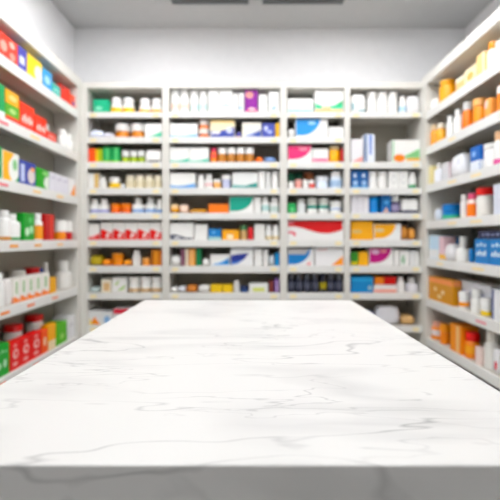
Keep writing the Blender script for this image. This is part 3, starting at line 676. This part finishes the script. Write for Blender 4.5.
emit('D', 7, [
 ('carton', 351, 373.2, 277, 'blue box with grey badge', 'box', dict(c='#1a86c4', p=(band('#3fa6da', 0.9, 0.72), ell('#9fb8c4', 0.86, 0.3, 0.1, 0.15)))),
 ('carton', 373.8, 397, 285, 'white box with salmon base', 'box', dict(c='#f0ecec', p=(band('#f2a898', 0.42),))),
 ('carton', 375, 384, 277.2, 'orange box on white box', 'box', dict(c='#f58a1e', lift=0.0740)),
 ('carton', 384.6, 396.2, 277.2, 'red box on white box', 'box', dict(c='#d6122c', lift=0.0740)),
 ('bottle', 397.6, 406.4, 277.4, 'plump white bottle', 'bottle', dict(neck=0.62)),
 ('bottle', 407.4, 420, 278.4, 'wide white-lilac bottle', 'bottle', dict(body='#ecebf2', neck=0.5, shoulder=0.5))])
emit('D', 8, [
 ('pouch', 366, 376, 312, 'blue-grey soft pack', 'pack', dict(c='#a6b0cc', lump=0.06)),
 ('pouch', 376.5, 401.5, 306.5, 'crumpled white soft pack', 'pack', dict(c='#e6e7ee', lump=0.08)),
 ('pouch', 402, 416.5, 316, 'tan lumpy pack', 'pack', dict(c='#cda878', lump=0.08))])

# ---- left unit (size = height in metres)
emit('L', 0, [
 ('carton', -3, 18, 0.16, 'red box with pale ovals', 'box', dict(c='#e04a3c', p=(ell('#f3a89c', 0.3, 0.5, 0.16, 0.22), ell('#f3b4a8', 0.7, 0.75, 0.14, 0.14), ell('#f09a8c', 0.72, 0.3, 0.14, 0.16)))),
 ('carton', 18.5, 27, 0.165, 'purple-blue box with white print', 'box', dict(c='#4a4aa6', p=(P('#dfe0f0', (0.1, 0.3), (0.7, 0.3), (0.7, 0.62), (0.1, 0.62)),))),
 ('carton', 27.4, 42, 0.163, 'yellow box with white oval', 'box', dict(c='#f6cf14', p=(ell('#f7f3dc', 0.75, 0.42, 0.28, 0.36),))),
 ('carton', 42.5, 52, 0.15, 'light blue box', 'box', dict(c='#3f9ad4', p=(ell('#a9d2ee', 0.5, 0.5, 0.3, 0.22),))),
 ('carton', 52.4, 60.6, 0.095, 'low teal box', 'box', dict(c='#4fb8ac', p=(marks('#c9ebe4', 0.5, 3, 0.12),))),
 ('carton', 61.4, 70, 0.14, 'red box with dark corner', 'box', dict(c='#e2453a', p=(P('#8c2c34', (0, 0.7), (0.4, 0.98), (0, 0.98)),))),
 ('carton', 70.4, 76, 0.12, 'orange-red box with blue dot', 'box', dict(c='#ee6a50', p=(ell('#5a5aa8', 0.6, 0.4, 0.25, 0.18),)))])
emit('L', 1, [
 ('carton', -4, 5, 0.21, 'green box with white base', 'box', dict(c='#189a5a', p=(band('#e9f2ec', 0.2),))),
 ('carton', 5.4, 19.6, 0.115, 'green box with red base', 'box', dict(c='#5fa838', p=(band('#e8503c', 0.34), ell('#b0d488', 0.5, 0.65, 0.25, 0.15)))),
 ('carton', 6, 19.2, 0.087, 'amber box stacked on green box', 'box', dict(c='#f2b04a', lift=0.1165, p=(ell('#f6d08c', 0.5, 0.5, 0.3, 0.22),))),
 ('carton', 20, 34.5, 0.178, 'tall orange-red box, white lettering', 'box', dict(c='#ec4620', p=(marks('#fbe3dc', 0.38, 5, 0.2),))),
 ('carton', 35, 46.6, 0.15, 'low orange-red box, white lettering', 'box', dict(c='#ec4620', p=(marks('#fbe3dc', 0.4, 4, 0.2),))),
 ('carton', 47, 56.5, 0.075, 'small red box with pale print', 'box', dict(c='#e24a3c', d=0.06, p=(marks('#f4b4ac', 0.5, 3, 0.2),))),
 ('bottle', 42, 48.8, 0.17, 'white bottle behind red box', 'bottle', dict(back=0.075)),
 ('bottle', 58, 66, 0.165, 'round-shouldered white bottle', 'bottle', dict(shoulder=0.55)),
 ('bottle', 66.6, 76, 0.155, 'round-shouldered white bottle', 'bottle', dict(shoulder=0.55))])
emit('L', 2, [
 ('carton', -4, 2, 0.2, 'green-edged white box', 'box', dict(c='#2f9e54', p=(ell('#eef3ee', 0.3, 0.5, 0.25, 0.2),))),
 ('carton', 2.4, 19, 0.19, 'yellow, white and green box', 'box', dict(c='#f0f2ec', p=(P('#f8b514', (0, 0), (0.55, 0), (0.38, 0.25), (0.35, 0.6), (0.7, 0.98), (0, 0.98)), ell('#8cc48c', 0.75, 0.6, 0.15, 0.2), P('#3f9a54', (0.75, 0), (1, 0), (1, 0.25))))),
 ('bottle', 13, 25, 0.2, 'white bottle behind yellow box', 'bottle', dict(back=0.115, d=0.07)),
 ('carton', 19.4, 35.8, 0.165, 'deep blue box with pale oval', 'box', dict(c='#32409a', d=0.1, p=(P('#c6cfee', (0.08, 0.12), (0.3, 0.12), (0.3, 0.85), (0.08, 0.85)), ell('#e4d8d4', 0.72, 0.42, 0.24, 0.32), ell('#e8a06a', 0.8, 0.72, 0.14, 0.1)))),
 ('carton', 36.4, 49, 0.15, 'green box with white curve', 'box', dict(c='#2f9c2c', d=0.1, p=(ell('#e8f2e4', 0.98, 0.35, 0.4, 0.34), ell('#8cce7c', 0.7, 0.8, 0.25, 0.12))))]
 + run('carton', [49.5, 55.8, 62.1, 68.4], 0.148, 'small lilac-white box', 'box', dict(c='#e4e3ee', p=(marks('#b8b6cc', 0.7, 2, 0.08),)))
 + [('carton', 69, 77, 0.145, 'white box with orange corner', 'box', dict(c='#f0eef0', p=(P('#f59a2c', (0.2, 0.02), (1, 0.02), (1, 0.75)),)))])
emit('L', 3, [
 ('bottle', -3, 9.4, 0.195, 'white bottle with tan base band', 'bottle', dict(label='#c48a4a', lv=(0.02, 0.13), shoulder=0.66, neck=0.7)),
 ('bottle', 9.8, 23.6, 0.178, 'white bottle with green base band', 'bottle', dict(label='#3f9a58', lv=(0.02, 0.12), neck=0.55)),
 ('carton', 24, 34.6, 0.19, 'green box with white circles', 'box', dict(c='#1f9a38', p=(ell('#cdeccf', 0.3, 0.32, 0.2, 0.16), ell('#a4dca8', 0.7, 0.4, 0.2, 0.16), ell('#5fbf6c', 0.6, 0.75, 0.2, 0.12)))),
 ('bottle', 35, 44.6, 0.2, 'white bottle with orange label', 'bottle', dict(label='#f3a24a', lv=(0.04, 0.55), neck=0.72)),
 ('carton', 45.2, 54.4, 0.2, 'dark red box', 'box', dict(c='#b8201c', p=(vband('#d8483c', 0.5, 0.85),))),
 ('jar', 55, 64.8, 0.165, 'orange jar with wide white lid', 'jar', dict(body='#f7941c', cap='#eeeeea', cv=0.42)),
 ('jar', 65.4, 76.4, 0.165, 'dark red jar with wide white lid', 'jar', dict(body='#b8242c', cap='#eeeeea', cv=0.42))])
ob = dict(c='#f4f1ea', d=0.07, p=(wave('#f58220', 0.2, 0.06, 0), P('#8cb87c', (0.38, 0.38), (0.62, 0.38), (0.62, 0.85), (0.38, 0.85))))
emit('L', 4, [
 ('bottle', -6, 3, 0.21, 'tall white bottle at near end', 'bottle', dict(d=0.09)),
 ('pouch', 3.4, 12.4, 0.165, 'white pack with faint red print', 'pack', dict(d=0.09, c='#eeeae8', power=6, lump=0))]
 + run('carton', [13, 20.2, 27.4, 34.6, 41.8, 49.6], 0.165, 'white box, green stripe, orange base', 'box', ob)
 + [('jar', 10, 24, 0.2, 'white jar behind orange-based boxes', 'jar', dict(d=0.1, back=0.076, body='#e9e6e0', cap='#e8e4dd', cv=0.7)),
 ('jar', 25.5, 38, 0.205, 'jar with red lid behind boxes', 'jar', dict(d=0.1, back=0.076, body='#eceae6', cap='#c8202c', cv=0.76)),
 ('jar', 38.4, 43, 0.19, 'jar with blue lid behind boxes', 'jar', dict(d=0.09, back=0.1, body='#eceae6', cap='#2a4a9c', cv=0.7)),
 ('bottle', 43.2, 47.8, 0.23, 'white bottle behind amber box', 'bottle', dict(d=0.09, back=0.1, neck=0.8)),
 ('carton', 50.2, 56.4, 0.12, 'amber yellow low box', 'box', dict(c='#eeb030', d=0.08)),
 ('bottle', 60, 74, 0.235, 'large white bottle at far end', 'bottle', dict(d=0.15, neck=0.6, shoulder=0.5, body='#eceae6'))])
rb = dict(c='#e0222a', d=0.058, p=(ell('#f6b8b4', 0.55, 0.55, 0.28, 0.18), ell('#e0222a', 0.58, 0.56, 0.14, 0.09), ell('#f19a96', 0.5, 0.85, 0.16, 0.06), ell('#f3a8a4', 0.5, 0.2, 0.24, 0.07)))
emit('L', 5, [
 ('carton', -5, 9.4, 0.2, 'green box with pale lettering', 'box', dict(c='#1fa03c', d=0.058, p=(marks('#b8e4c0', 0.35, 2, 0.14), marks('#8fd49c', 0.75, 3, 0.06))))]
 + run('carton', [10, 20.4, 30.8, 41.2], 0.185, 'bright red box with white swirls', 'box', rb)
 + [('carton', 41.6, 48, 0.175, 'orange-red box with pale ovals', 'box', dict(c='#f0602a', d=0.058, p=(ell('#f9c8a4', 0.5, 0.5, 0.25, 0.2),))),
 ('carton', 48.4, 56, 0.195, 'amber box with cream base', 'box', dict(c='#f6b024', d=0.08, p=(band('#f6e2bc', 0.35),))),
 ('carton', 57, 67, 0.17, 'lime green box with pale print', 'box', dict(c='#5cb41c', p=(ell('#a4d878', 0.5, 0.35, 0.2, 0.15),))),
 ('carton', 67.6, 78, 0.19, 'white box with grey print', 'box', dict(c='#ebebee', p=(marks('#c8c8d0', 0.6, 3, 0.08),))),
 ('jar', 3, 22.5, 0.26, 'nearest red-lidded jar behind boxes', 'jar', dict(back=0.062, body='#e8e3df', cap='#d41c28', cv=0.82, d=0.12)),
 ('jar', 24, 45, 0.275, 'farther red-lidded jar behind boxes', 'jar', dict(back=0.062, body='#e8e3df', cap='#d41c28', cv=0.82, d=0.12))])
# ---- right unit
emit('R', 0, [
 ('pouch', 430, 440, 0.10, 'low white soft pack', 'pack', dict(c=W)),
 ('bottle', 441, 455, 0.195, 'amber yellow bottle', 'bottle', dict(body='#f5a828', cap='#f2b040', neck=0.85, shoulder=0.7)),
 ('carton', 455.6, 464, 0.10, 'low cream and peach box', 'box', dict(c='#f2c68c', p=(band('#f7ecd8', 0.98, 0.7),))),
 ('carton', 464.4, 476, 0.115, 'cream box with orange print', 'box', dict(c='#f4e2c0', p=(ell('#f3b46a', 0.5, 0.45, 0.3, 0.25),))),
 ('carton', 476.5, 484.5, 0.155, 'pale peach box', 'box', dict(c='#f6cf94', p=(vband('#f8efe0', 0.8, 1),))),
 ('bottle', 485, 494.4, 0.19, 'cream bottle with orange cap', 'bottle', dict(body='#f2ecda', cap='#f09a24', neck=0.75)),
 ('carton', 495, 506, 0.15, 'tall cream-white box', 'box', dict(c='#f1eee2'))])
emit('R', 1, [
 ('bottle', 429.6, 436.6, 0.19, 'tan orange bottle at far end', 'bottle', dict(body='#e8a450', cap='#ecd4b0', neck=0.8)),
 ('bottle', 437, 446.8, 0.17, 'amber bottle with white cap', 'bottle', dict(body='#f0b050', cap='#f0e8da')),
 ('bottle', 447.4, 454.6, 0.18, 'white pharmacy bottle', 'bottle', {}),
 ('bottle', 455, 462.8, 0.195, 'white pharmacy bottle', 'bottle', {}),
 ('bottle', 463.4, 473.6, 0.21, 'orange bottle with white cap', 'bottle', dict(body='#e8803c', cap='#eff0f2', neck=0.8, shoulder=0.58)),
 ('jar', 474.2, 486, 0.185, 'orange-yellow jar with peach lid', 'jar', dict(body='#f79a18', cap='#eab070', cv=0.7)),
 ('pouch', 486.4, 496, 0.14, 'orange and pink rounded pack', 'pack', dict(c='#f6a860', p=(ell('#f3c2b8', 0.4, 0.7, 0.3, 0.2),))),
 ('carton', 496.6, 507, 0.17, 'orange box with white top', 'box', dict(c='#f58c1c', p=(band('#f4ece8', 0.98, 0.7),)))])
emit('R', 2, [
 ('carton', 428.6, 432, 0.16, 'thin yellowish box', 'box', dict(c='#e8dca8')),
 ('bottle', 432.6, 441.8, 0.17, 'slim bluish-white bottle', 'bottle', dict(body='#eceef6', neck=0.5, shoulder=0.6)),
 ('carton', 442.4, 448, 0.14, 'light grey-white box', 'box', dict(c='#dfe0e4')),
 ('pouch', 448.6, 469.6, 0.185, 'white rounded pack with red edge', 'pack', dict(c='#eef0f6', d=0.16, p=(P('#d8343c', (0, 0.1), (0.1, 0.1), (0.2, 0.85), (0.08, 0.8)), marks('#d5d6e6', 0.6, 3, 0.08)))),
 ('carton', 470.2, 479.6, 0.175, 'blue box with white lower half', 'box', dict(c='#2766b8', p=(band('#e6ecf6', 0.42), ell('#8fb4e4', 0.4, 0.7, 0.2, 0.12)))),
 ('jar', 480.2, 494.4, 0.165, 'tall white tub with ribbed lid', 'tub', dict(cv=0.78)),
 ('bottle', 495, 505, 0.22, 'white bottle, pink base, peach cap', 'bottle', dict(cap='#efc49c', label='#d8609a', lv=(0.02, 0.18), neck=0.8))])
emit('R', 3, [
 ('pouch', 436.4, 443.6, 0.10, 'small white-blue pack', 'pack', dict(c='#dfe8f4')),
 ('jar', 444.2, 461, 0.125, 'blue tub with green base label', 'tub', dict(body='#1c84c8', cap='#1a78be', cv=0.55, label='#4fb48c', lv=(0.06, 0.3))),
 ('bottle', 461.4, 467.6, 0.175, 'slender white bottle', 'bottle', dict(neck=0.8)),
 ('bottle', 468, 477.2, 0.175, 'orange vial with pink cap', 'bottle', dict(body='#f4ded8', cap='#e8688c', label='#f5821e', lv=(0.04, 0.56), neck=0.75)),
 ('jar', 477.8, 492.6, 0.2, 'white tub with bright red lid', 'tub', dict(body='#edeae4', cap='#e83428', cv=0.74)),
 ('carton', 493.2, 504, 0.195, 'lilac-white upright box', 'box', dict(c='#dde2f0'))])
emit('R', 4, [
 ('carton', 429.4, 438.6, 0.2, 'pale blue box with white base', 'box', dict(c='#c6e0f4', p=(band('#f0f4f8', 0.4),))),
 ('carton', 439, 443, 0.19, 'slim pink and yellow box', 'box', dict(c='#e6c8d0', p=(band('#f0c030', 0.22),))),
 ('pouch', 443.4, 457, 0.13, 'white crumpled soft pack', 'pack', dict(c='#eeeef2', lump=0.06, d=0.09)),
 ('jar', 457, 464.5, 0.19, 'dark blue jar behind white pack', 'jar', dict(back=0.11, d=0.08, body='#1e5c8c', cap='#235f90')),
 ('bottle', 457.4, 469.4, 0.19, 'white bottle with sloping shoulders', 'bottle', dict(neck=0.5, shoulder=0.4)),
 ('pouch', 469.8, 474, 0.1, 'small blue pack', 'pack', dict(c='#2a78b8')),
 ('carton', 474.6, 488.4, 0.17, 'blue box with white lettering', 'box', dict(c='#1b7cc0', p=(marks('#d4ecf8', 0.75, 3, 0.08), marks('#e4f2fa', 0.4, 4, 0.13)))),
 ('carton', 489, 506, 0.17, 'blue box with white lettering', 'box', dict(c='#1b7cc0', p=(marks('#d4ecf8', 0.75, 3, 0.08), marks('#e4f2fa', 0.4, 4, 0.13)))),
 ('carton', 478, 504, 0.055, 'dark navy box on blue boxes', 'box', dict(c='#1e2850', lift=0.1715, p=(marks('#8a94b8', 0.5, 4, 0.16),)))])
emit('R', 5, [
 ('carton', 426.5, 452.6, 0.20, 'golden kraft box with pale circles', 'box', dict(c='#cf9230', d=0.07, p=(band('#ec9a64', 0.98, 0.76), ell('#e9cf98', 0.3, 0.5, 0.07, 0.09), ell('#edd6ac', 0.62, 0.42, 0.07, 0.09), ell('#e9cf98', 0.48, 0.22, 0.09, 0.09)))),
 ('carton', 457, 491, 0.205, 'large white-grey box behind bottles', 'box', dict(c='#e6e8f0', back=0.078, d=0.1, p=(marks('#c4cae0', 0.6, 3, 0.1),))),
 ('jar', 460, 471.6, 0.13, 'white tub with orange stripe', 'tub', dict(label='#f09a3c', lv=(0.15, 0.4), d=0.08)),
 ('bottle', 472, 481.6, 0.17, 'round white bottle', 'bottle', dict(neck=0.8, shoulder=0.5, d=0.08)),
 ('jar', 482, 491, 0.12, 'white jar with yellow base label', 'jar', dict(label='#eecb34', lv=(0.04, 0.3), d=0.08)),
 ('carton', 491.8, 506, 0.2, 'white box with blue edge', 'box', dict(c='#eceef2', p=(vband('#4a5a98', 0, 0.14),)))])
emit('R', 6, [
 ('bottle', 430, 440.4, 0.15, 'orange-white bottle with pink cap', 'bottle', dict(body='#f29a54', cap='#f0b4a0', label='#efe3e6', lv=(0.25, 0.55))),
 ('jar', 441, 449.4, 0.165, 'orange jar with orange lid', 'jar', dict(body='#f58e1c', cap='#f79c2c')),
 ('carton', 450, 461.6, 0.21, 'orange box with cream stripe', 'box', dict(c='#f7961e', p=(vband('#f8c890', 0.55, 0.8),))),
 ('bottle', 462.2, 474.4, 0.185, 'orange bottle with red cap', 'bottle', dict(body='#f88f10', cap='#ee2a14', neck=0.85, shoulder=0.56, label='#f9a848', lv=(0.2, 0.5))),
 ('carton', 475.2, 480.6, 0.12, 'small pinkish white box', 'box', dict(c='#f0dcd6')),
 ('bottle', 481.2, 494.4, 0.265, 'large white bottle with ribbed cap', 'bottle', dict(neck=0.72, shoulder=0.56, body='#e9e7e2', cap='#e2ded6')),
 ('pouch', 495, 506, 0.16, 'white pack with red mark', 'pack', dict(c='#efeef0', p=(ell('#d8344c', 0.6, 0.3, 0.2, 0.15),)))])
assert len(ALL) == len(set(ALL)), [l for l in ALL if ALL.count(l) > 1]

# ------------------------------------------------------------ camera, world, view
cam = bpy.data.cameras.new('camera'); co = bpy.data.objects.new('camera', cam); COL.objects.link(co)
co.location = (0, 0, CAMZ); co.rotation_euler = (math.pi/2, 0, 0)
cam.sensor_fit = 'HORIZONTAL'; cam.sensor_width = 36; cam.lens = 36*F/500.0
cam.shift_y = -(250-HZ)/500.0
cam.clip_start = 0.02
cam.dof.use_dof = True; cam.dof.focus_distance = 0.85; cam.dof.aperture_fstop = 2.6
C.camera = co
w = bpy.data.worlds.new('world'); C.world = w; w.use_nodes = True
w.node_tree.nodes['Background'].inputs[0].default_value = (0.9, 0.93, 1, 1); w.node_tree.nodes['Background'].inputs[1].default_value = 0.3
vs = C.view_settings
vs.view_transform = 'Standard'; vs.look = 'None'; vs.gamma = 1; vs.exposure = 0.14; vs.use_curve_mapping = False
